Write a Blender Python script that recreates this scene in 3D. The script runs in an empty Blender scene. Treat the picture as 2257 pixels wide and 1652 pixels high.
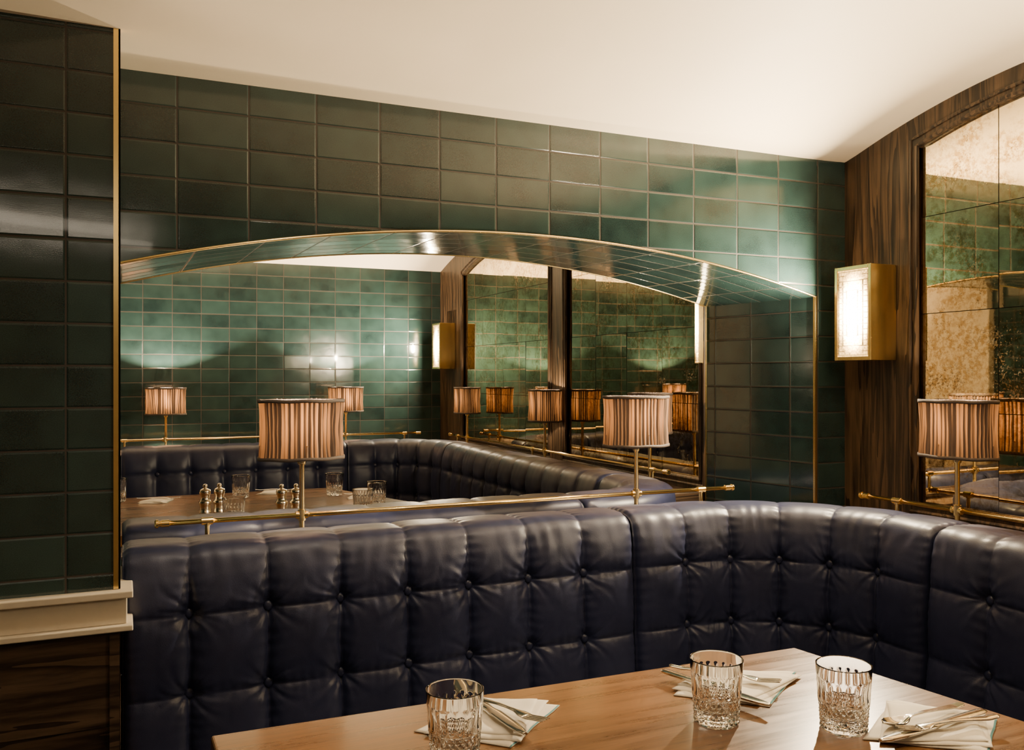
import bpy, math, random
import numpy as np
from mathutils import Vector, Matrix, noise
random.seed(7)
scene = bpy.context.scene
COL = scene.collection

# ------------------------------------------------------------------ materials
def new_mat(name):
    m = bpy.data.materials.new(name); m.use_nodes = True
    nt = m.node_tree
    for n in list(nt.nodes): nt.nodes.remove(n)
    out = nt.nodes.new('ShaderNodeOutputMaterial')
    return m, nt, out
class NB:
    def __init__(s, nt): s.nt = nt
    def n(s, t, **k):
        x = s.nt.nodes.new(t)
        for a, b in k.items(): setattr(x, a, b)
        return x
    def l(s, a, b): s.nt.links.new(a, b)
    def put(s, inp, v):
        if hasattr(v, 'is_output'): s.l(v, inp)
        else: inp.default_value = v
    def math(s, op, a, b=0.0, c=None):
        x = s.n('ShaderNodeMath', operation=op)
        s.put(x.inputs[0], a); s.put(x.inputs[1], b)
        if c is not None: s.put(x.inputs[2], c)
        return x.outputs[0]
    def maprange(s, v, a, b, c=0.0, d=1.0, smooth=True):
        x = s.n('ShaderNodeMapRange', interpolation_type='SMOOTHSTEP' if smooth else 'LINEAR')
        s.put(x.inputs[0], v)
        for i, q in enumerate((a, b, c, d)): x.inputs[i+1].default_value = q
        return x.outputs[0]
    def mix(s, f, a, b):
        x = s.n('ShaderNodeMix', data_type='RGBA')
        s.put(x.inputs[0], f)
        s.put(x.inputs[6], a if hasattr(a, 'is_output') else (*a, 1) if len(a) == 3 else a)
        s.put(x.inputs[7], b if hasattr(b, 'is_output') else (*b, 1) if len(b) == 3 else b)
        return x.outputs[2]
    def noise(s, vec, scale, detail=3, rough=0.5, dist=0.0):
        x = s.n('ShaderNodeTexNoise')
        if vec is not None: s.l(vec, x.inputs['Vector'])
        x.inputs['Scale'].default_value = scale; x.inputs['Detail'].default_value = detail
        x.inputs['Roughness'].default_value = rough; x.inputs['Distortion'].default_value = dist
        return x.outputs[0]
    def coord(s, kind='Object', scale=None):
        c = s.n('ShaderNodeTexCoord').outputs[kind]
        if scale:
            m = s.n('ShaderNodeMapping'); s.l(c, m.inputs[0]); m.inputs[3].default_value = scale
            c = m.outputs[0]
        return c
    def bump(s, h, strength, dist, normal=None):
        x = s.n('ShaderNodeBump'); s.l(h, x.inputs['Height'])
        x.inputs['Strength'].default_value = strength; x.inputs['Distance'].default_value = dist
        if normal is not None: s.l(normal, x.inputs['Normal'])
        return x.outputs[0]
    def bsdf(s, out, **k):
        p = s.n('ShaderNodeBsdfPrincipled')
        for a, b in k.items():
            s.put(p.inputs[a.replace('_', ' ')], b)
        s.l(p.outputs[0], out.inputs[0]); return p

def mat_tile(name, dark, light, grout, rough=0.06):
    m, nt, out = new_mat(name); b = NB(nt)
    uv = b.coord('UV'); sep = b.n('ShaderNodeSeparateXYZ'); b.l(uv, sep.inputs[0])
    uu = b.math('DIVIDE', sep.outputs[0], 0.15); vv = b.math('DIVIDE', sep.outputs[1], 0.0765)
    fu = b.math('FRACT', uu); fv = b.math('FRACT', vv)
    du = b.math('MULTIPLY', b.math('MINIMUM', fu, b.math('SUBTRACT', 1.0, fu)), 0.15)
    dv = b.math('MULTIPLY', b.math('MINIMUM', fv, b.math('SUBTRACT', 1.0, fv)), 0.0765)
    d = b.math('MINIMUM', du, dv)
    mask = b.maprange(d, 0.0012, 0.0019)
    pillow = b.maprange(d, 0.0010, 0.0045)
    cell = b.n('ShaderNodeCombineXYZ')
    b.l(b.math('FLOOR', uu), cell.inputs[0]); b.l(b.math('FLOOR', vv), cell.inputs[1])
    wn = b.n('ShaderNodeTexWhiteNoise', noise_dimensions='2D'); b.l(cell.outputs[0], wn.inputs['Vector'])
    off = b.n('ShaderNodeVectorMath', operation='ADD')
    sc = b.n('ShaderNodeVectorMath', operation='SCALE'); b.l(wn.outputs['Color'], sc.inputs[0]); sc.inputs['Scale'].default_value = 7.0
    b.l(uv, off.inputs[0]); b.l(sc.outputs[0], off.inputs[1])
    n1 = b.noise(off.outputs[0], 12, 2, 0.45)
    n2 = b.noise(uv, 560, 2, 0.6)
    f = b.math('ADD', b.math('MULTIPLY', n1, 0.55), b.math('MULTIPLY', wn.outputs['Value'], 0.24))
    f = b.math('ADD', f, b.math('MULTIPLY', b.math('SUBTRACT', n2, 0.5), 0.7))
    f = b.maprange(f, -0.05, 0.84)
    col = b.mix(f, dark, light)
    col = b.mix(mask, grout, col)
    rg = b.math('ADD', b.math('MULTIPLY', b.math('SUBTRACT', 1.0, mask), 0.6), rough)
    rg = b.math('ADD', rg, b.math('MULTIPLY', n2, 0.08))
    geo = b.n('ShaderNodeNewGeometry')
    sub = b.n('ShaderNodeVectorMath', operation='SUBTRACT'); b.l(wn.outputs['Color'], sub.inputs[0]); sub.inputs[1].default_value = (.5, .5, .5)
    s2 = b.n('ShaderNodeVectorMath', operation='SCALE'); b.l(sub.outputs[0], s2.inputs[0]); s2.inputs['Scale'].default_value = 0.022
    ad = b.n('ShaderNodeVectorMath', operation='ADD'); b.l(geo.outputs['Normal'], ad.inputs[0]); b.l(s2.outputs[0], ad.inputs[1])
    nm = b.n('ShaderNodeVectorMath', operation='NORMALIZE'); b.l(ad.outputs[0], nm.inputs[0])
    bp = b.bump(pillow, 0.8, 0.0011, nm.outputs[0])
    n3 = b.noise(off.outputs[0], 20, 1, 0.4)
    bp = b.bump(n3, 0.12, 0.0018, bp)
    bp = b.bump(n2, 0.08, 0.0005, bp)
    b.bsdf(out, Base_Color=col, Roughness=rg, Normal=bp, Specular_IOR_Level=0.65, Coat_Weight=0.25, Coat_Roughness=0.04)
    return m

def mat_wood(name, dark, light, scale=(1, 1, 1), grain=40, rough=0.4, bump=0.15, coat=0.0, ring=.25, cr=.2, lo=.3, hi=.75):
    m, nt, out = new_mat(name); b = NB(nt)
    c = b.coord('Object', scale)
    a = b.noise(c, grain, 5, 0.65, 0.4)
    w = b.noise(c, grain*0.16, 3, 0.5, 1.2)
    w2 = b.math('FRACT', b.math('MULTIPLY', w, 7.0))
    f = b.math('ADD', b.math('MULTIPLY', a, 1-ring), b.math('MULTIPLY', w2, ring))
    f = b.maprange(f, lo, hi)
    col = b.mix(f, dark, light)
    kk = dict(Base_Color=col, Roughness=b.math('ADD', b.math('MULTIPLY', a, 0.12), rough-0.06), Coat_Weight=coat, Coat_Roughness=cr)
    if bump: kk['Normal'] = b.bump(a, bump, 0.002)
    b.bsdf(out, **kk)
    return m

def mat_table():
    # wide staves with fine long grain, satin lacquer
    m, nt, out = new_mat('table_walnut'); b = NB(nt)
    c = b.coord('Object'); sep = b.n('ShaderNodeSeparateXYZ'); b.l(c, sep.inputs[0])
    st = b.math('FLOOR', b.math('DIVIDE', b.math('ADD', sep.outputs[1], .03), 0.115))
    wn = b.n('ShaderNodeTexWhiteNoise', noise_dimensions='1D'); b.l(st, wn.inputs['W'])
    off = b.n('ShaderNodeVectorMath', operation='ADD'); b.l(b.coord('Object', (1.6, 26, 10)), off.inputs[0])
    sc = b.n('ShaderNodeVectorMath', operation='SCALE'); b.l(wn.outputs['Color'], sc.inputs[0]); sc.inputs['Scale'].default_value = 9.0
    b.l(sc.outputs[0], off.inputs[1])
    n1 = b.noise(off.outputs[0], 2.2, 6, 0.62, 0.8)
    n2 = b.noise(b.coord('Object', (6, 170, 30)), 3.0, 4, 0.6)
    f = b.math('ADD', b.math('MULTIPLY', n1, .65), b.math('MULTIPLY', n2, .35))
    f = b.math('ADD', f, b.math('MULTIPLY', b.math('SUBTRACT', wn.outputs['Value'], .5), .14))
    col = b.mix(b.maprange(f, .34, .66), (0.085, 0.036, 0.011), (0.185, 0.086, 0.028))
    b.bsdf(out, Base_Color=col, Roughness=b.maprange(n1, .3, .7, .26, .34), Coat_Weight=.35, Coat_Roughness=.12, Specular_IOR_Level=.45)
    return m

def mat_simple(name, col, rough=0.5, metal=0.0, bump=0.0, bscale=60, var=0.12, rvar=.1, **k):
    m, nt, out = new_mat(name); b = NB(nt)
    n = b.noise(b.coord('Object'), bscale, 3, 0.55)
    cc = b.mix(b.maprange(n, 0.3, 0.7), tuple(x*(1-var) for x in col), tuple(min(1, x*(1+var*.6)) for x in col))
    kk = dict(Base_Color=cc, Roughness=b.math('ADD', b.math('MULTIPLY', n, rvar), rough-rvar/2), Metallic=metal); kk.update(k)
    if bump: kk['Normal'] = b.bump(n, bump, 0.001)
    b.bsdf(out, **kk)
    return m

def mat_leather():
    m, nt, out = new_mat('navy_leather'); b = NB(nt)
    c = b.coord('Object')
    v = b.n('ShaderNodeTexVoronoi'); b.l(c, v.inputs['Vector']); v.inputs['Scale'].default_value = 650
    n = b.noise(c, 7, 3, 0.6); n2 = b.noise(c, 26, 3, 0.5, 0.4)
    col = b.mix(b.maprange(n, .3, .7), (0.013, 0.016, 0.041), (0.019, 0.023, 0.056))
    bp = b.bump(n2, 0.05, 0.003); bp = b.bump(v.outputs['Distance'], 0.15, 0.0008, bp)
    b.bsdf(out, Base_Color=col, Roughness=b.maprange(n2, .2, .8, .37, .43), Normal=bp, Specular_IOR_Level=0.42)
    return m

def mat_mirror():
    m, nt, out = new_mat('antique_mirror'); b = NB(nt)
    c = b.coord('Object')
    n = b.noise(c, 6, 6, 0.7, 0.3); n2 = b.noise(c, 60, 6, 0.75); n3 = b.noise(c, 200, 3, 0.6)
    col = b.mix(b.math('MULTIPLY', b.maprange(n2, .42, .58), b.maprange(n, .38, .56)), (0.78, 0.66, 0.43), (0.46, 0.32, 0.14))
    sp = b.maprange(b.math('ADD', b.math('MULTIPLY', n3, 0.5), b.math('MULTIPLY', n, 0.5)), 0.54, 0.64)
    col = b.mix(b.math('MULTIPLY', sp, .7), col, (0.18, 0.11, 0.05))
    mt = b.maprange(sp, 0, 1, 1.0, 0.85)
    b.bsdf(out, Base_Color=col, Metallic=mt, Roughness=b.maprange(sp, 0, 1, 0.012, 0.18), Normal=b.bump(n3, 0.010, 0.0005))
    return m

def mat_shade(name, k):
    m, nt, out = new_mat(name); b = NB(nt)
    sp = b.n('ShaderNodeSeparateXYZ'); b.l(b.coord('UV'), sp.inputs[0])
    n = b.noise(b.coord('UV', (34, 0.35, 1)), 1.0, 2, 0.5)
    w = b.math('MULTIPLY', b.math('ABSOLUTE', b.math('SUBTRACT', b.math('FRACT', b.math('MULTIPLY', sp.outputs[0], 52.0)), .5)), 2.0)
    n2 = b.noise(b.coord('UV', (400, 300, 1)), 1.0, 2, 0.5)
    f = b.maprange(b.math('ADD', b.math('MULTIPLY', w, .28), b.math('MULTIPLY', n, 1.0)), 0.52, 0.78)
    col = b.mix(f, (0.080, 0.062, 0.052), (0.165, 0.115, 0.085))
    d = b.n('ShaderNodeBsdfDiffuse'); b.l(col, d.inputs[0]); b.l(b.bump(n2, .3, .0006), d.inputs['Normal'])
    t = b.n('ShaderNodeBsdfTranslucent'); b.l(b.mix(f, (0.20, 0.105, 0.06), (0.85, 0.38, 0.13)), t.inputs[0])
    mx = b.n('ShaderNodeMixShader'); b.l(b.maprange(f, 0, 1, .006*k, .022*k), mx.inputs[0]); b.l(d.outputs[0], mx.inputs[1]); b.l(t.outputs[0], mx.inputs[2])
    b.l(mx.outputs[0], out.inputs[0])
    return m

def mat_emit(name, col, strength):
    m, nt, out = new_mat(name); b = NB(nt)
    n = b.noise(b.coord('Object'), 30, 3, 0.5)
    e = b.n('ShaderNodeEmission'); b.put(e.inputs[0], (*col, 1))
    b.l(b.maprange(n, 0.2, 0.8, strength*0.8, strength*1.2), e.inputs[1])
    b.l(e.outputs[0], out.inputs[0]); return m

def mat_sconce(name, core, rim):
    m, nt, out = new_mat(name); b = NB(nt)
    c = b.coord('Object', (0.001, 1.0, 0.55)); ln = b.n('ShaderNodeVectorMath', operation='LENGTH'); b.l(c, ln.inputs[0])
    f = b.maprange(ln.outputs['Value'], 0.012, 0.070)
    n = b.noise(b.coord('Object'), 160, 3, .6)
    e = b.n('ShaderNodeEmission'); b.l(b.mix(f, (1.0, .80, .46), (1.0, .56, .16)), e.inputs[0])
    st = b.maprange(b.math('POWER', f, 0.5), 0, 1, core, rim, False)
    b.l(b.math('MULTIPLY', st, b.maprange(n, .3, .7, .5, 1.5)), e.inputs[1])
    b.l(e.outputs[0], out.inputs[0]); return m

def mat_napkin():
    m, nt, out = new_mat('white_linen'); b = NB(nt)
    uv = b.coord('UV'); sep = b.n('ShaderNodeSeparateXYZ'); b.l(uv, sep.inputs[0])
    u = sep.outputs[0]
    st = b.math('MULTIPLY', b.math('GREATER_THAN', u, 0.982), b.math('LESS_THAN', u, 1.01))
    n = b.noise(b.coord('UV', (220, 220, 1)), 1, 2, .5)
    col = b.mix(st, b.mix(n, (0.62, 0.55, 0.45), (0.78, 0.72, 0.61)), (0.07, 0.22, 0.24))
    b.bsdf(out, Base_Color=col, Roughness=0.85, Normal=b.bump(n, .25, .0006))
    return m

M_TILE = mat_tile('green_glazed_tile', (0.007, 0.015, 0.016), (0.031, 0.064, 0.060), (0.032, 0.022, 0.017))
M_CEIL = mat_simple('cream_plaster', (0.78, 0.66, 0.49), 0.6, bump=0.02, bscale=10, var=.015)
M_TRIMW = mat_simple('cream_paint', (0.62, 0.54, 0.42), 0.4, var=.03)
M_WOODV = mat_wood('dark_oak_vertical', (0.010, 0.006, 0.0035), (0.090, 0.053, 0.027), (10, 10, 0.6), 8, 0.40, 0.35, ring=.3, lo=.32, hi=.72)
M_WOODH = mat_wood('dark_oak_horizontal', (0.014, 0.008, 0.005), (0.095, 0.058, 0.034), (0.8, 9, 9), 7, 0.42, 0.35, ring=.35, lo=.32, hi=.72)
M_TABLE = mat_table()
M_BRASS = mat_simple('polished_brass', (0.96, 0.70, 0.28), 0.19, 1.0, bscale=4, var=.01, rvar=.0)
M_BRASSB = mat_simple('brushed_brass', (0.96, 0.70, 0.28), 0.25, 1.0, 0.0, 4, var=.01, rvar=.0)
M_LEATH = mat_leather()
M_MIRR = mat_mirror()
M_DARK = mat_simple('dark_backing', (0.03, 0.022, 0.015), 0.6)
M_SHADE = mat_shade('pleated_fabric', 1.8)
M_SHADE2 = mat_shade('pleated_fabric_dimmed', 0.45)  # same fabric passing less light, offsets the stronger far lamp lights
M_BAND = mat_simple('taupe_ribbon', (0.08, 0.058, 0.046), 0.75, bump=0.2, bscale=300)
M_SCON = mat_sconce('lit_cast_glass', 220, 4.0)
M_GLOWEDGE = mat_sconce('lit_glass_relief', 40, 0.9)
M_BULB = mat_emit('warm_bulb', (1.0, 0.72, 0.42), 30)
M_STEEL = mat_simple('silver_steel', (0.66, 0.63, 0.58), 0.13, 1.0, bscale=15)
M_MILL = mat_simple('warm_metal', (0.88, 0.78, 0.60), 0.2, 1.0, bscale=15)
M_NAP = mat_napkin()
M_FLOOR = mat_wood('floor_oak', (0.05, 0.03, 0.018), (0.11, 0.065, 0.035), (0.7, 8, 8), 6, 0.45)
def mat_glass():
    m, nt, out = new_mat('crystal'); b = NB(nt)
    n = b.noise(b.coord('Object'), 60, 1, .5)
    b.bsdf(out, Base_Color=(1, 1, 1, 1), Roughness=b.maprange(n, 0, 1, 0.0, 0.01), Transmission_Weight=1.0, IOR=1.5)
    return m
M_GLASS = mat_glass()

# ------------------------------------------------------------------ geometry helpers
class Geo:
    def __init__(s): s.v = []; s.f = []; s.uv = []; s.mi = []
    def add(s, v, f, mi=0, uvs=None):
        o = len(s.v); s.v += [tuple(p) for p in v]
        for k, q in enumerate(f):
            s.f.append([i+o for i in q]); s.mi.append(mi)
            s.uv.append(uvs[k] if uvs else [(0, 0)]*len(q))
    def quad(s, pts, uvs=None, mi=0): s.add(pts, [list(range(len(pts)))], mi, [uvs] if uvs else None)
    def box(s, x0, x1, y0, y1, z0, z1, mi=0, tu=0.0, tv=0.0):
        P = [(x0,y0,z0),(x1,y0,z0),(x1,y1,z0),(x0,y1,z0),(x0,y0,z1),(x1,y0,z1),(x1,y1,z1),(x0,y1,z1)]
        F = [[0,1,5,4],[1,2,6,5],[2,3,7,6],[3,0,4,7],[4,5,6,7],[3,2,1,0]]
        U = []
        for q in F:
            pts = [P[i] for i in q]
            xs = {round(p[0], 5) for p in pts}; ys = {round(p[1], 5) for p in pts}
            if len(ys) == 1: U.append([(p[0]-tu, p[2]-tv) for p in pts])
            elif len(xs) == 1: U.append([(p[1]-tu, p[2]-tv) for p in pts])
            else: U.append([(p[0]-tu, p[1]) for p in pts])
        s.add(P, F, mi, U)
    def obj(s, name, mats, parent=None, loc=(0,0,0), rot=0.0, smooth=False, bevel=0.0, seg=2, merge=False):
        me = bpy.data.meshes.new(name); me.from_pydata(s.v, [], s.f)
        if not isinstance(mats, (list, tuple)): mats = [mats]
        for m in mats: me.materials.append(m)
        uvl = me.uv_layers.new(name='UVMap')
        k = 0
        for fi, p in enumerate(me.polygons):
            p.material_index = s.mi[fi]; p.use_smooth = smooth
            for j in range(len(s.f[fi])):
                uvl.data[k].uv = s.uv[fi][j]; k += 1
        me.update()
        o = bpy.data.objects.new(name, me); COL.objects.link(o)
        if parent is not None: o.parent = parent
        o.location = loc; o.rotation_euler = (0, 0, rot)
        if merge:
            w = o.modifiers.new('weld', 'WELD'); w.merge_threshold = 0.00005
        if bevel:
            bv = o.modifiers.new('bevel', 'BEVEL'); bv.width = bevel; bv.segments = seg; bv.limit_method = 'ANGLE'
        return o

def tube(path, r, seg=12, cap=True, sq=False):
    P = [Vector(p) for p in path]; V = []; F = []; n = len(P)
    T = []
    for i in range(n):
        t = (P[min(i+1, n-1)]-P[max(i-1, 0)]).normalized(); T.append(t)
    up = Vector((0, 0, 1)) if abs(T[0].z) < .9 else Vector((1, 0, 0))
    side = T[0].cross(up).normalized()
    for i in range(n):
        side = (side - T[i]*side.dot(T[i])).normalized(); u = T[i].cross(side)
        rr = r[i] if isinstance(r, (list, tuple)) else r
        for k in range(seg):
            a = 2*math.pi*k/seg + (math.pi/4 if sq else 0)
            V.append(P[i]+side*math.cos(a)*rr+u*math.sin(a)*rr)
    for i in range(n-1):
        for k in range(seg):
            F.append([i*seg+k, i*seg+(k+1) % seg, (i+1)*seg+(k+1) % seg, (i+1)*seg+k])
    if cap:
        F.append(list(range(seg))[::-1]); F.append([(n-1)*seg+k for k in range(seg)])
    return V, F
def lathe(prof, seg=32, mod=None):
    V = []; F = []
    for (r, z) in prof:
        for k in range(seg):
            a = 2*math.pi*k/seg; V.append((r*math.cos(a), r*math.sin(a), z))
    for i in range(len(prof)-1):
        for k in range(seg):
            F.append([i*seg+k, i*seg+(k+1) % seg, (i+1)*seg+(k+1) % seg, (i+1)*seg+k])
    F.append(list(range(seg))[::-1]); F.append([(len(prof)-1)*seg+k for k in range(seg)])
    return V, F

def thing(name, label, category, loc=(0,0,0), rot=0.0, group=None):
    e = bpy.data.objects.new(name, None); e.empty_display_size = .05; COL.objects.link(e)
    e.location = loc; e.rotation_euler = (0, 0, rot); e['label'] = label; e['category'] = category
    if group: e['group'] = group
    return e
def tag(o, label, category, group=None):
    o['label'] = label; o['category'] = category
    if group: o['group'] = group
    return o
def struct(o): o['kind'] = 'structure'; return o
def copy_tree(src, loc, rot=None, label=None):
    n = src.copy(); COL.objects.link(n); n.location = loc
    if rot is not None: n.rotation_euler = (0, 0, rot)
    if label: n['label'] = label
    def rec(a, b):
        for c in a.children:
            d = c.copy(); COL.objects.link(d); d.parent = b; rec(c, d)
    rec(src, n)
    return n

# ------------------------------------------------------------------ room layout
YW, YWB = 2.02, 2.45       # arched divider, front and back face
YF = 5.15                  # far wall
XR, XRF = 2.02, 1.82       # oak wall faces of the near and the far booth
XL = -1.3; YREAR = -1.9
ZC = 1.9
YBX = [-1.4, 0, .2, .67, 1.28, 1.82, 2.03, 2.3]; YBY = [1.5, 1.62, 1.69, 1.80, 1.85, 1.95, 2.02, 2.02]  # vault crease follows the ceiling's shadow edge, so the shape makes that shade
def sstep(x): x = max(0, min(1, x)); return x*x*(3-2*x)
def zceil(x, y):
    if y < YW:
        d = float(np.interp(x, YBX, YBY))-y
        t = .5*(d+math.sqrt(d*d+.0009))
        t = min(t, .739)
        return ZC+.342*t-.2315*t*t
    if y <= YWB: return ZC
    y0, y1 = (YWB, 3.555) if y < 3.555 else (3.555, YF)
    q = max(0, min(1, (y-y0)/(y1-y0)))
    return ZC+.125*4*q*(1-q)*sstep((x+.1)/1.5)

g = Geo(); NX, NY = 80, 190
V = []; F = []
for j in range(NY+1):
    y = YREAR + (YF+.1-YREAR)*j/NY
    for i in range(NX+1):
        x = XL-.05 + (2.15-XL+.05)*i/NX
        V.append((x, y, zceil(x, y)))
for j in range(NY):
    for i in range(NX):
        a = j*(NX+1)+i; F.append([a, a+NX+1, a+NX+2, a+1])
g.add(V, F); struct(g.obj('ceiling', M_CEIL, smooth=True))
g = Geo(); g.box(XL-.1, 2.2, YREAR-.1, YF+.1, -.06, 0); struct(g.obj('floor', M_FLOOR))

# arched divider wall
XO = 1.903; XOB = 1.824
R = 3.738; ZA = 1.612; XM = .951
def zarch(x): return ZA-R+math.sqrt(R*R-(x-XM)**2)
TU, TV = .112, 1.831-.0765*30
g = Geo(); ztop = ZC+.004
def fq(x0, x1, za0, za1, y, flip):
    p = [(x0,y,za0),(x1,y,za1),(x1,y,ztop),(x0,y,ztop)]
    uv = [(q[0]-TU+3, q[2]-TV) for q in p]
    if flip: p = p[::-1]; uv = uv[::-1]
    g.quad(p, uv)
fq(XL, 0, 0, 0, YW, False); fq(XL, 0, 0, 0, YWB, True)
fq(XO, 2.15, 0, 0, YW, False); fq(XOB, 2.15, 0, 0, YWB, True)
N = 64
for i in range(N):
    a, b_ = XO*i/N, XO*(i+1)/N; ab, bb = a*XOB/XO, b_*XOB/XO
    za, zb = zarch(a), zarch(b_)
    fq(a, b_, za, zb, YW, False)
    p = [(ab,YWB,za),(bb,YWB,zb),(bb,YWB,ztop),(ab,YWB,ztop)][::-1]
    g.quad(p, [(q[0]-TU+3, q[2]-TV) for q in p])
    g.quad([(a,YW,za),(ab,YWB,za),(bb,YWB,zb),(b_,YW,zb)], [(a+3, 2.0-.06), (a+3, 2.43-.06), (b_+3, 2.43-.06), (b_+3, 2.0-.06)])
zs = zarch(0)
p = [(XO,YW,0),(XOB,YWB,0),(XOB,YWB,zs),(XO,YW,zs)]; g.quad(p, [(q[1]-2.11+3, q[2]-TV) for q in p])
p = [(0,YWB,0),(0,YW,0),(0,YW,zs),(0,YWB,zs)]; g.quad(p, [(q[1]-2.11+3, q[2]-TV) for q in p])
g.box(0.001, XOB+.01, 2.075, 2.15, 0, .84, 0, TU, TV)
struct(g.obj('wall_divider', M_TILE))

# tiled pier at the left end
g = Geo(); PZ = 1.813-.0775*20
g.box(XL, -.001, 1.795, YW+.01, .84, ztop, 0, -.091-3, PZ)
for k in range(len(g.uv)): g.uv[k] = [(u, v*.0765/.0775) for u, v in g.uv[k]]
g.box(XL, -.001, 1.797, YW+.01, 0, .79, 1)
g.box(XL, -.001, 1.790, 1.797, 0.60, .79, 1)
g.box(-.018, -.001, 1.786, 1.797, 0, .79, 1)
g.box(XL, -.001, 1.786, 1.797, 0.0, .14, 1)
struct(g.obj('wall_pier', [M_TILE, M_WOODH]))
g = Geo()
g.box(XL, .012, 1.782, YW-.01, .79, .838)
g.box(XL, .022, 1.768, YW-.01, .840, .853)
g.box(XL, .022, 1.768, YW-.01, .779, .790)
struct(g.obj('trim_1', M_TRIMW, bevel=.002))
# brass edge profiles
g = Geo(); g.box(-.0115, .0005, 1.7915, 1.7965, .854, ZC); g.box(-.003, .0005, 1.7915, 1.806, .854, ZC)
struct(g.obj('trim_2', M_BRASSB))
g = Geo()
path = [(XO*i/60, YW-.001, zarch(XO*i/60)+.001) for i in range(61)]
v, f = tube(path, .0032, 12); g.add(v, f)
g.box(XO-.004, XO+.004, YW-.003, YW+.005, .5, zs+.003)
v, f = tube([(XO*i/60*XOB/XO, YWB+.001, zarch(XO*i/60)+.001) for i in range(61)], .003, 12); g.add(v, f)
g.box(XOB-.004, XOB+.004, YWB-.003, YWB+.005, .5, zs+.003)
struct(g.obj('trim_3', M_BRASSB))

# far, left and rear walls
M_REAR = mat_simple('warm_plaster', (0.36, 0.28, 0.20), 0.6, var=.03)
g = Geo(); g.box(XL-.05, 2.1, YF, YF+.08, 0, 2.1, 0, TU-3, TV); struct(g.obj('wall_far', M_TILE))
g = Geo(); g.box(XL-.08, XL, YREAR, YF, 0, 2.1, 0, -3, TV); g.box(XL, XL+.05, 4.02, 4.55, 0, 2.1, 1); struct(g.obj('wall_left', [M_TILE, M_CEIL]))
g = Geo(); g.box(XL-.08, 2.2, YREAR-.08, YREAR, 0, 2.1, 0); struct(g.obj('wall_rear', M_REAR))

# oak panelled walls with arched mirror openings
def oak_wall(name, X, y0, y1, ops, sill=.90):
    g = Geo(); ys = sorted({y0, y1} | {a for o in ops for a in (o[0], o[1])})
    def zi(o, y):
        c = (o[0]+o[1])/2; return o[3]-(o[3]-o[2])*((y-c)/((o[1]-o[0])/2))**2
    for a, b_ in zip(ys[:-1], ys[1:]):
        o = next((o for o in ops if o[0] <= a+1e-6 and b_ <= o[1]+1e-6), None)
        if o is None:
            g.quad([(X,b_,0),(X,a,0),(X,a,2.1),(X,b_,2.1)])
        else:
            n = 40
            g.quad([(X,b_,0),(X,a,0),(X,a,sill),(X,b_,sill)])
            g.quad([(X,b_,sill),(X,a,sill),(X+.02,a,sill),(X+.02,b_,sill)])
            for i in range(n):
                p, q = a+(b_-a)*i/n, a+(b_-a)*(i+1)/n
                g.quad([(X,q,zi(o,q)),(X,p,zi(o,p)),(X,p,2.1),(X,q,2.1)])
                g.quad([(X,p,zi(o,p)),(X,q,zi(o,q)),(X+.02,q,zi(o,q)),(X+.02,p,zi(o,p))])
            for off, r in ((.004, .007), (.024, .0055)):
                path = [(X-.001, a-off, sill-off)]
                path += [(X-.001, a-off+(b_-a+2*off)*i/n, zi(o, a+(b_-a)*i/n)+off) for i in range(n+1)]
                path += [(X-.001, b_+off, sill-off)]
                v, f = tube(path, r, 8); g.add(v, f)
                v, f = tube([(X-.001, a-off, sill-off), (X-.001, b_+off, sill-off)], r, 8); g.add(v, f)
    g.box(X+.02, X+.12, y0, y1, 0, 2.1)
    o = struct(g.obj(name, M_WOODV))
    for o in ops:
        a, b_ = o[0], o[1]; m = Geo(); XX = X+.012
        m.quad([(XX+.006,b_,sill),(XX+.006,a,sill),(XX+.006,a,o[3]+.01),(XX+.006,b_,o[3]+.01)], mi=1)
        nc = max(2, round((b_-a)/.25)); cw = (b_-a)/nc
        zl = [sill, 1.156, 1.424, 1.692, 9]
        for c in range(nc):
            ya, yb = a+c*cw+.001, a+(c+1)*cw-.001
            for k in range(4):
                ta, tb = random.uniform(-.005, .005), random.uniform(-.005, .005)
                yc, zc = (ya+yb)/2, (zl[k]+min(zl[k+1], 1.95))/2
                fx = lambda y, z: XX+ta*(y-yc)+tb*(z-zc)
                n = 10
                for i in range(n):
                    p, q = ya+(yb-ya)*i/n, ya+(yb-ya)*(i+1)/n
                    z0 = zl[k]+.001
                    zp, zq = min(zl[k+1]-.001, zi(o, p)), min(zl[k+1]-.001, zi(o, q))
                    if zp <= z0 or zq <= z0: continue
                    m.quad([(fx(q,z0),q,z0),(fx(p,z0),p,z0),(fx(p,zp),p,zp),(fx(q,zq),q,zq)])
        tag(m.obj('arched_mirror', [M_MIRR, M_DARK]), 'arched antique mottled mirror in panes set in an oak frame', 'mirror', 'antique mirrors in oak panelling')
oak_wall('wall_right', XR, YREAR, YW, [(.81, 1.752, 1.886, 1.957)])
oak_wall('wall_right_far', XRF, YWB, YF, [(2.478, 3.47, 1.80, 1.90), (3.64, 4.76, 1.84, 1.935)])

# oak ledges behind the seats
g = Geo(); g.box(1.80, XR, .3, YW, .80, .858); g.box(1.45, 1.82, 1.93, YW+.0, .80, .852); struct(g.obj('trim_4', M_WOODH, bevel=.003))
g = Geo(); g.box(1.66, XRF, YWB+.01, YF, .80, .858); g.box(XL, 1.66, 4.74, YF, .80, .858); struct(g.obj('trim_5', M_WOODH, bevel=.003))
g = Geo(); g.box(.002, 1.81, 2.06, 2.17, .84, .862); struct(g.obj('trim_6', M_WOODH))

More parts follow.
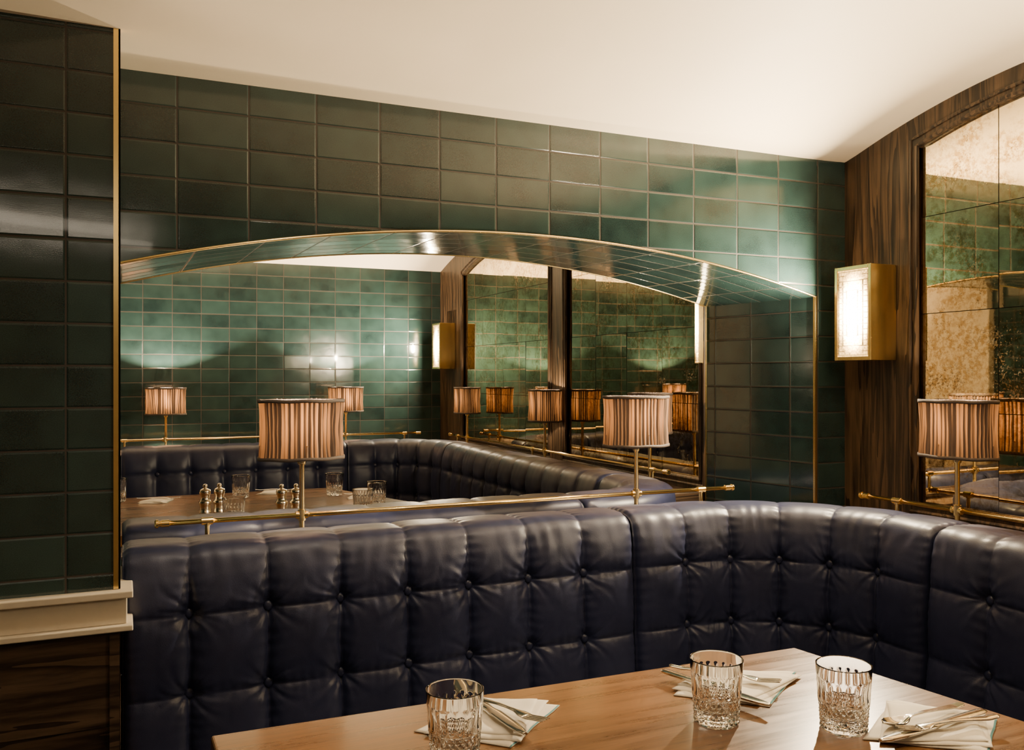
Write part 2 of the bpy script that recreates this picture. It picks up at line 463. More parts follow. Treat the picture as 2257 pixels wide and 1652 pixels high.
# ------------------------------------------------------------------ banquettes
def catmull(P, step):
    P = [np.array(p, float) for p in P]; P = [2*P[0]-P[1]]+P+[2*P[-1]-P[-2]]; out = []
    for i in range(1, len(P)-2):
        for t in np.linspace(0, 1, 24, endpoint=False):
            a, b_, c, d = P[i-1], P[i], P[i+1], P[i+2]
            out.append(.5*((2*b_)+(-a+c)*t+(2*a-5*b_+4*c-d)*t*t+(-a+3*b_-3*c+d)*t**3))
    out.append(P[-2]); out = np.array(out)
    return resample(out, step)
def resample(P, step):
    P = np.array(P, float); s = np.concatenate([[0], np.cumsum(np.linalg.norm(np.diff(P, axis=0), axis=1))])
    n = max(2, int(round(s[-1]/step))); q = np.linspace(0, s[-1], n+1)
    return np.stack([np.interp(q, s, P[:, k]) for k in range(P.shape[1])], 1), q
PROF = [(-.10, .80), (-.10, .845), (-.092, .884), (-.060, .901), (0, .905), (.042, .902), (.069, .886), (.080, .850), (.081, .81), (.082, .775), (.086, .70), (.088, .617), (.094, .53), (.10, .44)]
def arc(cx, cy, r, a0, a1, n=24): return [(cx+r*math.cos(math.radians(a0+(a1-a0)*i/n)), cy+r*math.sin(math.radians(a0+(a1-a0)*i/n))) for i in range(n+1)]
def backrest(parent, pts, side, bounds, step=.0036, rows=(.775, .617), seed=0, label=None):
    O = parent.location
    pr, ps = catmull(PROF, step)
    tp = np.gradient(pr, axis=0); tp /= np.linalg.norm(tp, axis=1)[:, None]
    nrm = np.stack([-tp[:, 1], tp[:, 0]], 1)*1.0
    ic = int(np.argmax(pr[:, 1]));
    if nrm[ic][1] < 0: nrm = -nrm
    rowa = [ps[ic+int(np.argmin(np.abs(pr[ic:, 1]-z)))] for z in rows]
    path, sp = resample(pts, step)
    L = sp[-1]; bounds = [b_*L/bounds[-1] for b_ in bounds]
    tg = np.gradient(path, axis=0)
    k = 6; tg = np.stack([np.convolve(np.pad(tg[:, c], k, mode='edge'), np.ones(2*k+1)/(2*k+1), 'valid') for c in range(2)], 1)
    tg /= np.linalg.norm(tg, axis=1)[:, None]
    sd = np.stack([tg[:, 1], -tg[:, 0]], 1)*(1 if side == 'R' else -1)
    V = []; F = []; nP = len(pr); nS = len(path)
    B = np.array(bounds); fine = step < .006
    for i in range(nS):
        s = sp[i]; c = min(len(B)-2, max(0, int(np.searchsorted(B, s, 'right')-1)))
        nb = B[c] if s-B[c] < B[c+1]-s else B[c+1]
        half = (B[c+1]-B[c])/2
        for j in range(nP):
            v = ps[j]; dr = min(abs(v-r) for r in rowa)
            wob = noise.noise(Vector((s*9+seed, v*9, seed*1.7)))
            sw = .0036*noise.noise(Vector((nb*13, v*14, seed+2)))*min(1, dr/.03)
            ds = abs(s-nb-sw*(0 if nb in (B[0], B[-1]) else 1))
            rw_ = abs(dr+.003*noise.noise(Vector((s*15, v*3, seed+7)))*min(1, ds/.03))
            a = max(0, min(1, ds/half)); cv = (1-(1-a)**3.0)**.50
            b1 = min(1, rw_/.079); cr = (1-(1-b1)**3.0)**.56
            above = v < rowa[0]
            h = .026*cv*(.64+.36*cr)
            if above:
                k2 = sstep((rowa[0]-v)/.12); h = .026*cv*(1-.78*k2)*(.64+.36*cr)
                bk = sstep((.14-v)/.1); h *= (1-.5*bk)
            db = math.hypot(s-nb, dr)
            if not (nb == B[0] or nb == B[-1]):
                h -= .013*math.exp(-(db/.019)**2)
                ang = math.atan2(dr, s-nb); fall = math.exp(-db/.038)*min(1, db/.014)
                h += .0028*math.sin(ang*8+wob*5+seed+nb*40)*fall
                if fine: h += .0013*math.sin(ang*17+wob*7+nb*90)*fall
            else: h -= .005*math.exp(-(ds/.007)**2)
            h += .0015*wob*cv
            if fine:
                h += .0011*math.sin(v*260+6*wob+nb*50)*math.exp(-ds/.015)*min(1, ds/.004)*min(1, dr/.02)
                h += .0009*math.sin(s*260+6*wob+c*5)*math.exp(-rw_/.015)*min(1, rw_/.004)*min(1, ds/.02)
            if above: h += .0010*math.sin(s*150+4*wob)*math.exp(-((rowa[0]-v-.10)/.05)**2)*cv*(.5+noise.noise(Vector((s*6, 3, seed))))
            o = pr[j, 0]+nrm[j, 0]*h; z = pr[j, 1]+nrm[j, 1]*h
            V.append((path[i, 0]+sd[i, 0]*o-O[0], path[i, 1]+sd[i, 1]*o-O[1], z-O[2]))
    for i in range(nS-1):
        for j in range(nP-1):
            q = [i*nP+j, i*nP+j+1, (i+1)*nP+j+1, (i+1)*nP+j]
            F.append(q if side == 'R' else q[::-1])
    F.append(list(range(nP))); F.append([(nS-1)*nP+j for j in range(nP)])
    g = Geo(); g.add(V, F); ob = g.obj('backrest', M_LEATH, parent, smooth=True)
    bprof = [(.0001, .0066), (.0048, .0064), (.0090, .0047), (.0112, .0012), (.0106, -.003)]
    for b_ in bounds[1:-1]:
        i = int(np.argmin(np.abs(sp-b_)))
        for r in rowa:
            j = int(np.argmin(np.abs(ps-r)))
            P = Vector(V[i*nP+j]); nd = Vector((sd[i, 0]*nrm[j, 0], sd[i, 1]*nrm[j, 0], nrm[j, 1])).normalized()
            key = 'btn'
            if key not in cache:
                gb = Geo(); v, f = lathe(bprof, 20); gb.add(v, f); tmp = gb.obj('button', M_LEATH, smooth=True); cache[key] = tmp.data; bpy.data.objects.remove(tmp)
            bo = bpy.data.objects.new('button', cache[key]); COL.objects.link(bo); bo.parent = ob
            bo.location = P+nd*.0065; bo.rotation_mode = 'QUATERNION'; bo.rotation_quaternion = nd.to_track_quat('Z', 'Y')
    return ob
cache = {}
def poly_prism(poly, z0, z1):
    n = len(poly); V = [(x, y, z0) for x, y in poly]+[(x, y, z1) for x, y in poly]
    F = [list(range(n))[::-1], [n+i for i in range(n)]]+[[i, (i+1) % n, n+(i+1) % n, n+i] for i in range(n)]
    return V, F

bq = thing('banquette', 'navy blue leather button-tufted corner banquette against the tiled divider', 'banquette', (1.0, 1.6, 0), group='tufted leather banquettes')
backrest(bq, [(0.004, 1.95), (1.168, 1.95)], 'R', [0, .1226, .2764, .4287, .579, .7235, .8746, 1.022, 1.164], seed=1)
p2 = [(1.172, 1.95), (1.34, 1.95)]+arc(1.35, 1.53, .42, 90, 0)+[(1.77, 1.50), (1.77, 1.435)]
backrest(bq, p2, 'R', [0, 1, 2, 3, 4, 5, 6], seed=5)
backrest(bq, [(1.77, 1.43), (1.77, .38)], 'R', [0, 1, 2, 3, 4, 5, 6, 7], seed=9)
g = Geo()
seat = [(.004, 1.85), (.004, 1.36), (1.20, 1.36), (1.29, 1.27), (1.29, .38), (1.66, .38), (1.66, 1.5), (1.62, 1.66), (1.5, 1.79), (1.33, 1.85)]
v, f = poly_prism([(x-1.0, y-1.6) for x, y in seat], .34, .455); g.add(v, f); g.obj('seat', M_LEATH, bq, bevel=.025, seg=4)
g = Geo(); base = [(.004, 1.99), (.004, 1.40), (1.22, 1.40), (1.33, 1.29), (1.33, .38), (1.74, .38), (1.74, 1.5), (1.68, 1.72), (1.52, 1.88), (1.33, 1.93)]
v, f = poly_prism([(x-1.0, y-1.6) for x, y in base], .0, .335); g.add(v, f); g.obj('plinth', M_WOODH, bq, bevel=.004)

bf = thing('banquette', 'navy blue leather button-tufted U-shaped banquette in the neighbouring booth', 'banquette', (.6, 3.5, 0), group='tufted leather banquettes')
rw = (.775, .617)
backrest(bf, [(.004, 2.265), (1.20, 2.265)], 'L', [0, 1, 2, 3, 4, 5, 6, 7, 8], .010, rw, 2)
pA = [(1.204, 2.265), (1.28, 2.265)]+arc(1.28, 2.585, .32, -90, 0)+[(1.60, 2.66)]
backrest(bf, pA, 'L', [0, 1, 2, 3, 4], .010, rw, 3)
backrest(bf, [(1.60, 2.664), (1.60, 4.25)], 'L', list(range(12)), .008, rw, 4)
pB = [(1.60, 4.254)]+arc(1.25, 4.30, .35, 0, 90)+[(1.10, 4.65)]
backrest(bf, pB, 'L', [0, 1, 2, 3, 4, 5], .010, rw, 6)
backrest(bf, [(1.096, 4.65), (.004, 4.65)], 'L', list(range(8)), .010, rw, 7)
backrest(bf, [(0, 4.65), (-1.2, 4.65)], 'L', list(range(9)), .012, rw, 8)
g = Geo()
def off(poly): return [(x-.6, y-3.5) for x, y in poly]
fs = [(.01, 2.37), (1.2, 2.37), (1.42, 2.46), (1.5, 2.6), (1.5, 4.3), (1.4, 4.47), (1.22, 4.55), (-1.2, 4.55), (-1.2, 4.08), (1.0, 4.08), (1.14, 3.95), (1.14, 2.98), (1.0, 2.85), (.01, 2.85)]
v, f = poly_prism(off(fs), .34, .455); g.add(v, f); g.obj('seat', M_LEATH, bf, bevel=.02, seg=3)
g = Geo(); v, f = poly_prism(off([(.01, 2.25), (1.2, 2.25), (1.5, 2.36), (1.6, 2.6), (1.6, 4.3), (1.5, 4.57), (1.22, 4.66), (-1.2, 4.66), (-1.2, 4.12), (1.04, 4.12), (1.18, 3.99), (1.18, 2.94), (1.04, 2.81), (.01, 2.81)]), 0, .335); g.add(v, f); g.obj('plinth', M_WOODH, bf, bevel=.004)

# ------------------------------------------------------------------ tables
def table(loc, poly, label, peds):
    t = thing('dining_table', label, 'table', loc)
    g = Geo(); v, f = poly_prism([(x-loc[0], y-loc[1]) for x, y in poly], .712, .75); g.add(v, f); g.obj('table_top', M_TABLE, t, bevel=.004, seg=3)
    for (px, py) in peds:
        g = Geo(); v, f = lathe([(.20, 0), (.20, .012), (.19, .022), (.06, .035), (.035, .06), (.032, .66), (.06, .68), (.12, .70), (.12, .711)], 32)
        g.add([(a+px-loc[0], b_+py-loc[1], c) for a, b_, c in v], f); g.obj('pedestal', M_DARK, t, smooth=True)
table((.66, .87, 0), [(.13, .42), (1.22, .42), (1.205, .82), (1.138, 1.262), (.115, 1.285)], 'warm brown wooden table laid with glasses and napkins beside the banquette', [(.66, .85)])
table((.2, 3.45, 0), [(-.75, 3.02), (1.08, 3.02), (1.09, 3.28), (.86, 3.94), (-.75, 3.94)], 'warm brown wooden table laid in the neighbouring booth', [(-.3, 3.47), (.55, 3.47)])

# ------------------------------------------------------------------ brass rails
def rail(p0, p1, posts, collars, label):
    p0, p1 = Vector(p0), Vector(p1); d = (p1-p0).normalized()
    t = thing('brass_rail', label, 'rail', (p0.x, p0.y, .86), group='brass rails on the seat backs')
    O = Vector(t.location)
    g = Geo(); v, f = tube([p0-O, p1-O], .0058, 16); g.add(v, f); g.obj('bar', M_BRASS, t, smooth=False, bevel=.0)
    for o in t.children: 
        for p in o.data.polygons: p.use_smooth = len(p.vertices) == 4
    for e, s in ((p0, -1), (p1, 1)):
        a = e-O; g = Geo(); q = d*s
        v, f = tube([a-q*.022, a-q*.021, a-q*.004, a-q*.003, a+q*.001, a+q*.002, a+q*.007, a+q*.010], [.0058, .0082, .0082, .0065, .0065, .0098, .0098, .007], 20); g.add(v, f)
        g.obj('finial', M_BRASS, t)
    for k in posts:
        a = p0+d*k-O; g = Geo()
        v, f = tube([a+Vector((0, 0, z)) for z in (-(p0.z-.861), -(p0.z-.863), -(p0.z-.867), -(p0.z-.868), -.010, -.009, 0)], [.014, .014, .012, .0052, .0052, .0078, .0078], 16); g.add(v, f)
        v, f = tube([a-d*.013, a-d*.0125, a+d*.0125, a+d*.013], [.007, .0088, .0088, .007], 16); g.add(v, f)
        g.obj('post', M_BRASS, t)
    for k in collars:
        a = p0+d*k-O; g = Geo()
        v, f = tube([a-d*.015, a-d*.0145, a-d*.009, a-d*.0085, a+d*.0085, a+d*.009, a+d*.0145, a+d*.015], [.0065, .009, .009, .0078, .0078, .009, .009, .0065], 16); g.add(v, f)
        v, f = tube([a+Vector((0, 0, -.013)), a+Vector((0, 0, .013))], .0092, 16); g.add(v, f)
        g.obj('collar', M_BRASS, t)
ZR = .919
YL = 4.96
rail((.08, 2.12, ZR), (1.668, 2.12, ZR), [.1025, 1.48], [.3175, 1.257], 'slim polished brass rail along the tufted seat back under the arch')
rail((1.895, 1.828, ZR), (1.895, .45, ZR), [.118, 1.2], [.302, 1.078], 'slim polished brass rail in front of the arched mirror')
rail((1.62, YL, ZR), (-1.15, YL, ZR), [.09, 1.6, 2.6], [.445, 1.405, 2.36], 'slim polished brass rail along the far tiled wall')
XQ = 1.735
rail((XQ, 4.74, ZR), (XQ, 2.55, ZR), [.12, 1.1, 2.1], [.27, 1.23], 'slim polished brass rail before the mirrors of the neighbouring booth')

# ------------------------------------------------------------------ table lamps
def make_lamp(loc, rot, mshade):
    t = thing('table_lamp', 'oval pleated taupe fabric lamp on a slim brass stem', 'lamp', loc, rot, 'pleated shade lamps on brass rails')
    g = Geo(); v, f = lathe([(.0001, .0), (.016, 0), (.016, .004), (.0075, .008), (.0062, .012), (.0062, .176), (.009, .178), (.0105, .183), (.0105, .186), (.018, .189), (.019, .193), (.009, .197), (.008, .205), (.011, .207), (.011, .222), (.0001, .223)], 20); g.add(v, f)
    o = g.obj('stem', M_BRASS, t, smooth=True)
    g = Geo(); v, f = lathe([(.0001, .223), (.008, .225), (.014, .236), (.016, .246), (.013, .258), (.0001, .264)], 16); g.add(v, f); g.obj('bulb', M_BULB, t, smooth=True)
    A, B_ = .0985, .066; n = 312; m = 22; z0, z1 = .191, .333; V = []; F = []; U = []
    rnd = random.Random(3); ph = [rnd.uniform(-.5, .5) for _ in range(60)]
    for j in range(m+1):
        q = j/m; z = z0+(z1-z0)*q
        for i in range(n):
            a = 2*math.pi*i/n
            pl = .0023*(abs(((i/6.0+.14*ph[int(i/6) % 60]*math.sin(q*3)) % 1)*2-1)-.5)*2
            bow = -.0025*math.sin(q*math.pi)+.0020*noise.noise(Vector((a*6, q*3, 0)))
            rr = 1+(pl+bow)/.08
            V.append((A*rr*math.cos(a), B_*rr*math.sin(a), z)); 
    for j in range(m):
        for i in range(n):
            F.append([j*n+i, j*n+(i+1) % n, (j+1)*n+(i+1) % n, (j+1)*n+i])
            U.append([(i/n, j/m), ((i+1)/n, j/m), ((i+1)/n, (j+1)/m), (i/n, (j+1)/m)])
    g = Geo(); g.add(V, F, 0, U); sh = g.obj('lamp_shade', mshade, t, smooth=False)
    for za, zb in ((z0-.001, z0+.007), (z1-.007, z1+.001)):
        g = Geo()
        V = []; F = []; k = 96
        for (s, z) in ((1.0, za), (1.045, za), (1.05, (za+zb)/2), (1.045, zb), (1.0, zb)):
            for i in range(k):
                a = 2*math.pi*i/k; w = 1+.004*noise.noise(Vector((a*5, z*90, 1)))
                V.append((A*s*w*math.cos(a), B_*s*w*math.sin(a), z+.0007*math.sin(a*7)))
        for j in range(4):
            for i in range(k): F.append([j*k+i, j*k+(i+1) % k, (j+1)*k+(i+1) % k, (j+1)*k+i])
        g.add(V, F)
        g.obj('shade_ribbon', M_BAND, sh, smooth=True)
    g = Geo(); v, f = tube([(-A, 0, .225), (A, 0, .225)], .0012, 6); g.add(v, f); v, f = tube([(0, -B_, .225), (0, B_, .225)], .0012, 6); g.add(v, f)
    g.obj('shade_carrier', M_BRASS, t)
    return t
zl = .8625
def lamp_light(x, y, z, e):
    l = bpy.data.lights.new('lamp_light', 'POINT'); l.energy = e; l.shadow_soft_size = .008; l.color = (1, .78, .52)
    o = bpy.data.objects.new('lamp_light', l); COL.objects.link(o); o.location = (x, y, z+(.272 if abs(y-YL) < .01 else .284))
L0 = make_lamp((.3975, 2.12, zl), 0.0, M_SHADE); lamp_light(.3975, 2.12, zl, 12)
L1 = make_lamp((.22, YL, .859), math.pi, M_SHADE2); lamp_light(.22, YL, .859, 90)
for x, y, r, e in ((1.337, 2.12, 0.0, 12), (1.895, 1.526, math.pi/2, 9), (1.895, .75, math.pi/2, 5), (1.18, YL, math.pi, 90), (-.74, YL, math.pi, 40),
                (XQ, 4.47, math.pi/2, 8), (XQ, 3.51, math.pi/2, 8), (XQ, 2.66, math.pi/2, 6)):
    z = zl if abs(y-2.12) < .01 else .859
    copy_tree(L1 if abs(y-YL) < .01 else L0, (x, y, z), r); lamp_light(x, y, z, e)

# ------------------------------------------------------------------ sconces (box on oak, lit glass faces -X)
def make_sconce(loc, rot=0, W=.0685, H=.136, D=.098, fr=.011):
    t = thing('wall_sconce', 'lit rectangular brass box wall light with stepped cast glass front', 'wall light', loc, rot, 'brass box wall lights')
    g = Geo()
    g.box(-.006, -.001, -W+.005, W-.005, -H+.01, H-.01)
    for (a, b_, c, d_) in ((-W, -W+fr, -H, H), (W-fr, W, -H, H), (-W+fr, W-fr, -H, -H+fr), (-W+fr, W-fr, H-fr, H)):
        g.box(-D, -.0005, a, b_, c, d_)
    g.obj('housing', M_BRASSB, t, bevel=.0012)
    g = Geo(); w, h = W-fr, H-fr
    g.box(-D+.005, -.02 if D > .05 else -.004, -w, w, -h, h)
    g.obj('glass_panel', M_SCON, t)
    g = Geo()
    for k in range(3):
        a, b_ = w*(.97-.30*k), h*(.97-.22*k); x = -D+.004-.002*k; s = .0014
        for q in ((-a, -a+s, -b_, b_), (a-s, a, -b_, b_), (-a, a, -b_, -b_+s), (-a, a, b_-s, b_)): g.box(x-.003, x+.002, *q)
    for i in range(-7, 8):
        z = i*h/8
        for sgn in (-1, 1): g.box(-D+.000, -D+.005, *sorted((sgn*w*(.60 if i % 2 else .42), sgn*w*.95)), z-.0009, z+.0009)
    g.obj('glass_relief', M_GLOWEDGE, t)
    return t
def sconce_light(x, y, z, e):
    l = bpy.data.lights.new('sconce_light', 'AREA'); l.shape = 'ELLIPSE'; l.size = .02; l.size_y = .05; l.energy = e; l.color = (1, .80, .52)
    o = bpy.data.objects.new('sconce_light', l); COL.objects.link(o); o.location = (x-.115, y, z)
    o.rotation_euler = Matrix(((0, 0, 1), (1, 0, 0), (0, 1, 0))).to_euler()   # -Z axis of the light -> -X
S0 = make_sconce((XR-.001, 1.893, 1.433))
copy_tree(S0, (XR-.001, .67, 1.433)); copy_tree(S0, (XRF-.001, 4.95, 1.433))
sconce_light(XR, 1.893, 1.433, 60); sconce_light(XR, .67, 1.433, 9); sconce_light(XRF, 4.95, 1.433, 26)
make_sconce((XRF-.001, 2.466, 1.433), W=.013, D=.022, fr=.003)  # narrow lit box added in place of a sconce's reflection in the mirror

# ------------------------------------------------------------------ tableware
def make_glass(loc, rot=0, label='cut crystal tumbler standing on the wooden table'):
    seg = 240; H = .092; V = []; F = []
    outer = []; n = 72
    for j in range(n+1):
        q = j/n; z = H*q; r = .0325+.0058*q
        if q < .04: r -= .003*(1-q/.04)
        outer.append((r, z, q))
    inner = [(.0374, H+.0005), (.0366, H*.985), (.0356, H*.8), (.0322, H*.45), (.0300, H*.26), (.0260, H*.20), (.012, H*.18), (.0003, H*.175)]
    for (r, z, q) in outer:
        for k in range(seg):
            a = 2*math.pi*k/seg; rr = r
            if .45 < q < .82:
                e = math.sin((q-.45)/.37*math.pi)**.7; c = abs(((a*20/(2*math.pi)) % 1)-.5)*2; rr -= .0016*(c*c)*e
            elif .05 < q < .43:
                u = a*24/(2*math.pi); w_ = q*17
                d1 = abs(((u+w_*.5) % 1)-.5)*2; d2 = abs(((u-w_*.5) % 1)-.5)*2
                rr -= .0030*(1-min(d1, d2))*.8
            V.append((rr*math.cos(a), rr*math.sin(a), z))
    for (r, z) in inner:
        for k in range(seg):
            a = 2*math.pi*k/seg; V.append((r*math.cos(a), r*math.sin(a), z))
    tot = len(outer)+len(inner)
    for i in range(tot-1):
        for k in range(seg): F.append([i*seg+k, i*seg+(k+1) % seg, (i+1)*seg+(k+1) % seg, (i+1)*seg+k])
    F.append(list(range(seg))[::-1]); F.append([(tot-1)*seg+k for k in range(seg)])
    g = Geo(); g.add(V, F); o = g.obj('tumbler', M_GLASS, loc=loc, rot=rot, smooth=True)
    for p in o.data.polygons:
        zc = sum(o.data.vertices[i].co.z for i in p.vertices)/len(p.vertices); rc = math.hypot(p.center.x, p.center.y)
        if zc < H*.43 and rc > .0302: p.use_smooth = False
    return tag(o, label, 'glass', 'cut crystal tumblers')
ZT = .7503
G0 = make_glass((.400, 1.075, ZT))
for x, y in ((.789, 1.035), (.938, .94), (.456, 3.76), (.827, 3.68), (.912, 3.32), (.805, 3.12), (.351, 3.09), (-.012, 3.84)):
    c = G0.copy(); COL.objects.link(c); c.location = (x, y, ZT+.0)
    if y > 2: c['label'] = 'cut crystal tumbler on the table of the neighbouring booth'

def napkin(quad, label, seed=0):
    q = [Vector((*p, 0)) for p in quad]; c = sum(q, Vector())/4
    g = Geo()
    for layer in range(3):
        n = 28; V = []; F = []; U = []
        rot = Matrix.Rotation((-.12, .05, .16)[layer]*(1 if seed % 2 else -1), 3, 'Z'); sc = (1.02, .96, .84)[layer]
        for side in (0, 1):
            for j in range(n+1):
                for i in range(n+1):
                    u, v = i/n, j/n
                    p = q[0]*(1-u)*(1-v)+q[1]*u*(1-v)+q[2]*u*v+q[3]*(1-u)*v
                    p = rot @ ((p-c)*sc)
                    e = min(u, 1-u, v, 1-v)
                    z = .0004+layer*.0026+side*.0022*min(1, e*14+.25)
                    if side or layer: z += (.0016*noise.noise(Vector((u*4+seed, v*4, layer)))+.0012)*min(1, .4+e*5)
                    V.append((p.x+.004*noise.noise(Vector((v*3, seed, layer))), p.y+.004*noise.noise(Vector((u*3, seed, 5+layer))), max(.0004, z)))
        m = (n+1)**2; uk = 1.0 if layer == 0 else .9
        def uvq(i, j): return [(i/n*uk, j/n), ((i+1)/n*uk, j/n), ((i+1)/n*uk, (j+1)/n), (i/n*uk, (j+1)/n)]
        for j in range(n):
            for i in range(n):
                a = j*(n+1)+i; F.append([m+a, m+a+1, m+a+n+2, m+a+n+1]); U.append(uvq(i, j))
                F.append([a+n+1, a+n+2, a+1, a]); U.append(uvq(i, j)[::-1])
        for i in range(n):
            for a, b_ in ((i, i+1), (n*(n+1)+i+1, n*(n+1)+i), ((i+1)*(n+1), i*(n+1)), (i*(n+1)+n, (i+1)*(n+1)+n)):
                F.append([a, b_, m+b_, m+a]); U.append([(.5, .5)]*4)
        g.add(V, F, 0, U)
    o = g.obj('napkin', M_NAP, loc=(c.x, c.y, ZT), smooth=True); tag(o, label, 'napkin', 'folded linen napkins')
    return o
lab = 'folded cream linen napkin with teal edge under cutlery'
napkin([(.380, 1.165), (.492, 1.075), (.605, 1.195), (.50, 1.262)], lab, 1)
napkin([(.795, 1.16), (.885, 1.05), (1.04, 1.135), (.915, 1.225)], lab, 2)
napkin([(.935, .885), (1.062, .80), (1.165, .885), (1.078, .992)], lab, 3)
lab2 = 'folded cream linen napkin on the table of the neighbouring booth'
for k, (x, y) in enumerate(((.13, 3.77), (.60, 3.85), (.915, 3.56), (1.0, 3.20))):
    napkin([(x-.07, y-.03), (x+.03, y-.06), (x+.07, y+.03), (x-.03, y+.06)], lab2, 4+k)

def interp(tbl, s): 
    a = np.array(tbl); return float(np.interp(s, a[:, 0], a[:, 1]))
def strip(g, s0, s1, wf, zf, dish=None, n=40, cx=0.0, m=6):
    V = []; F = []
    for i in range(n+1):
        s = s0+(s1-s0)*i/n; w = wf(s); z = zf(s)
        for j in range(m+1):
            q = j/m*2-1; dz = dish(s)*(q*q-1) if dish else 0
            V.append((s, cx+q*w, z+dz))
    for i in range(n):
        for j in range(m):
            a = i*(m+1)+j; F.append([a, a+m+1, a+m+2, a+1])
    g.add(V, F)
def cut_obj(kind, p0, p1, z, label):
    p0, p1 = Vector(p0), Vector(p1); d = p1-p0; L = d.length; g = Geo(); wk = .82
    zf = lambda s: interp([(0, .003), (.12, .0015), (.5, .004), (.66, .003), (.82, .0), (1, .004)], s/L)
    if kind == 'fork':
        wf = lambda s: wk*interp([(0, .002), (.02, .0075), (.1, .0085), (.35, .0045), (.6, .0028), (.68, .0045), (.74, .0105), (.80, .0115)], s/L)
        strip(g, 0, L*.80, wf, zf, lambda s: -.0012, n=44)
        for k in (-1.5, -.5, .5, 1.5):
            strip(g, L*.795, L, lambda s: .0015*(1-.6*max(0, (s/L-.95)/.05)), zf, n=14, cx=k*.0052, m=2)
    elif kind == 'spoon':
        wf = lambda s: wk*interp([(0, .002), (.02, .0075), (.1, .0085), (.35, .0045), (.64, .0028), (.70, .006), (.76, .0135), (.84, .0175), (.92, .0150), (.97, .009), (1, .001)], s/L)
        strip(g, 0, L, wf, zf, lambda s: .0055*sstep((s/L-.68)/.1)*(1-.5*sstep((s/L-.9)/.1)), n=60, m=10)
    else:
        zf = lambda s: .002
        wf = lambda s: wk*interp([(0, .005), (.03, .0085), (.2, .0085), (.42, .006), (.46, .0068), (.52, .0098), (.8, .0100), (.93, .0075), (1, .0006)], s/L)
        strip(g, 0, L, wf, zf, lambda s: -.0012, n=50)
    o = g.obj(kind, M_STEEL, loc=(p0.x, p0.y, z), rot=math.atan2(d.y, d.x), smooth=True)
    s = o.modifiers.new('thick', 'SOLIDIFY'); s.thickness = .0036 if kind == 'knife' else .002; s.offset = 1
    bv = o.modifiers.new('bevel', 'BEVEL'); bv.width = .0006; bv.segments = 2; bv.limit_method = 'ANGLE'
    tag(o, label, kind, 'silver cutlery on napkins')
zn = .7612
cut_obj('fork', (.470, 1.262), (.545, 1.098), zn+.003, 'silver dinner fork lying on a folded napkin')
cut_obj('knife', (.486, 1.255), (.502, 1.075), zn, 'silver table knife lying on a folded napkin')
cut_obj('fork', (.838, 1.225), (.955, 1.088), zn+.003, 'silver dinner fork lying on a folded napkin')
cut_obj('knife', (.818, 1.215), (.876, 1.022), zn, 'silver table knife lying on a folded napkin')
cut_obj('knife', (1.145, .878), (.925, .862), zn, 'silver table knife lying on a folded napkin')
cut_obj('spoon', (1.135, .905), (.972, .902), zn+.003, 'silver spoon lying on a folded napkin')
cut_obj('fork', (1.135, .848), (.970, .872), zn+.005, 'silver dinner fork lying on a folded napkin')
for x, y in ((.13, 3.77), (.60, 3.85), (.915, 3.56)):
    cut_obj('fork', (x-.07, y+.03), (x+.09, y-.02), zn, 'silver dinner fork on a napkin in the neighbouring booth')

def make_mill(loc, label):
    prof = [(.0001, 0), (.021, 0), (.022, .004), (.020, .010), (.0185, .022), (.0195, .030), (.022, .036), (.0225, .043), (.020, .048), (.0165, .053), (.015, .060), (.0165, .064), (.0165, .067), (.019, .072), (.0205, .080), (.0185, .088), (.011, .092), (.006, .094), (.006, .096), (.0085, .099), (.0085, .104), (.005, .108), (.0001, .109)]
    g = Geo(); v, f = lathe(prof, 32); g.add(v, f)
    return tag(g.obj('pepper_mill', M_MILL, loc=loc, smooth=True), label, 'mill', 'metal salt and pepper mills')
m0 = make_mill((.283, 3.37, ZT), 'small turned warm metal pepper mill on the wooden table')
for x, y in ((.333, 3.375), (.537, 3.25), (.588, 3.246)):
    c = m0.copy(); COL.objects.link(c); c.location = (x, y, ZT)

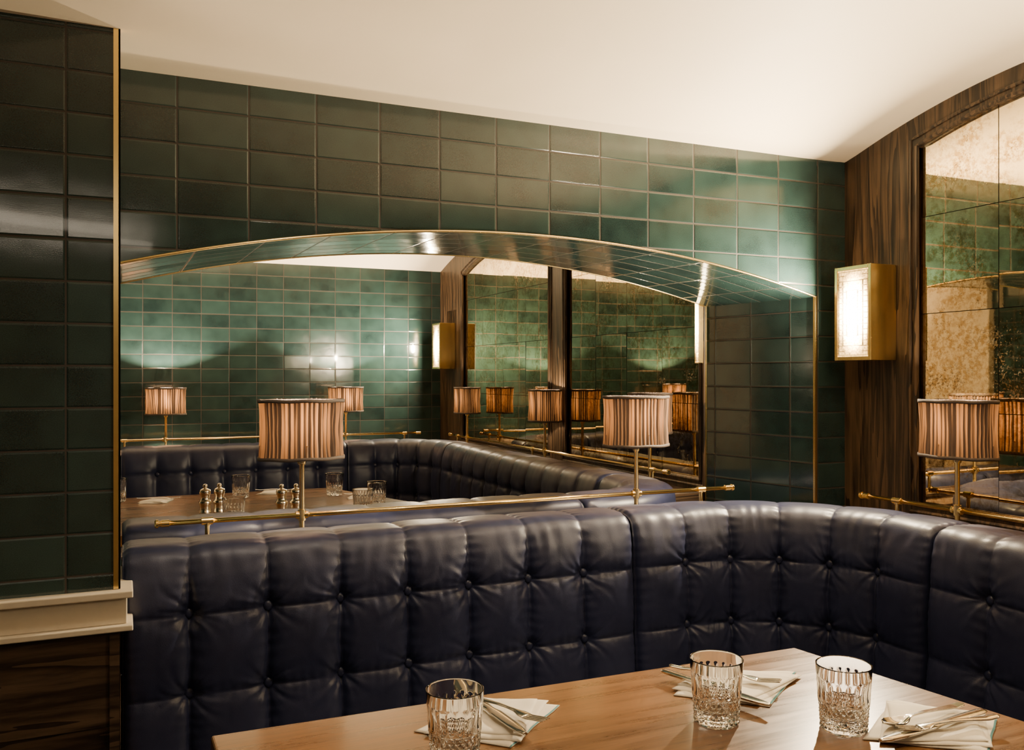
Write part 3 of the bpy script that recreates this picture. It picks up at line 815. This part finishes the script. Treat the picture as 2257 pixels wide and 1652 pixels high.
# ------------------------------------------------------------------ lights
def area(loc, tgt, sx, sy, e, col=(1, .84, .64)):
    l = bpy.data.lights.new('area_light', 'AREA'); l.shape = 'RECTANGLE'; l.size = sx; l.size_y = sy; l.energy = e; l.color = col
    o = bpy.data.objects.new('area_light', l); COL.objects.link(o); o.location = loc
    o.rotation_euler = (Vector(tgt)-Vector(loc)).to_track_quat('-Z', 'Y').to_euler()
    return o
def spot(loc, tgt, e, ang=70, blend=.7, r=.03, col=(1, .86, .68)):
    l = bpy.data.lights.new('added_spot', 'SPOT'); l.energy = e; l.spot_size = math.radians(ang); l.spot_blend = blend; l.shadow_soft_size = r; l.color = col  # added spots, aimed up and down, with no fixtures of their own
    o = bpy.data.objects.new('added_spot', l); COL.objects.link(o); o.location = loc
    o.rotation_euler = (Vector(tgt)-Vector(loc)).to_track_quat('-Z', 'Y').to_euler()
area((-.25, -1.1, 1.98), (.5, .6, .6), .9, .06, 2)
# added upward spots without fixtures; their overlapping cones shape the curved shadow bands
spot((1.62, .95, 1.46), (1.50, 1.08, 2.0), 36, 128, .25, .015, (1, .82, .57))
spot((1.30, .55, 1.30), (1.20, .66, 2.0), 12, 116, .05, .015, (1, .78, .52))
spot((.45, 3.5, 1.97), (.45, 3.5, 0), 16, 110, .8, .02)  # from here on, added spots above tables and seats, no fixtures there
spot((.40, 1.40, 1.95), (.40, 1.86, .6), 14, 95, .8, .02)
spot((1.15, 1.30, 1.97), (1.35, 1.75, .6), 14, 95, .8, .02)
spot((.75, .75, 2.0), (.75, .95, .7), 6, 80, .8, .02)

w = bpy.data.worlds.new('world'); scene.world = w; w.use_nodes = True
w.node_tree.nodes['Background'].inputs[0].default_value = (.9, .7, .5, 1); w.node_tree.nodes['Background'].inputs[1].default_value = .05

# ------------------------------------------------------------------ camera
cam = bpy.data.cameras.new('camera'); co = bpy.data.objects.new('camera', cam); COL.objects.link(co)
cam.sensor_fit = 'HORIZONTAL'; cam.sensor_width = 36; cam.lens = 36*1926/2257; cam.shift_y = 4/2257; cam.clip_start = .02
co.location = (0, 0, 1.25); co.rotation_euler = (math.radians(90), 0, math.radians(-24.15))
scene.camera = co
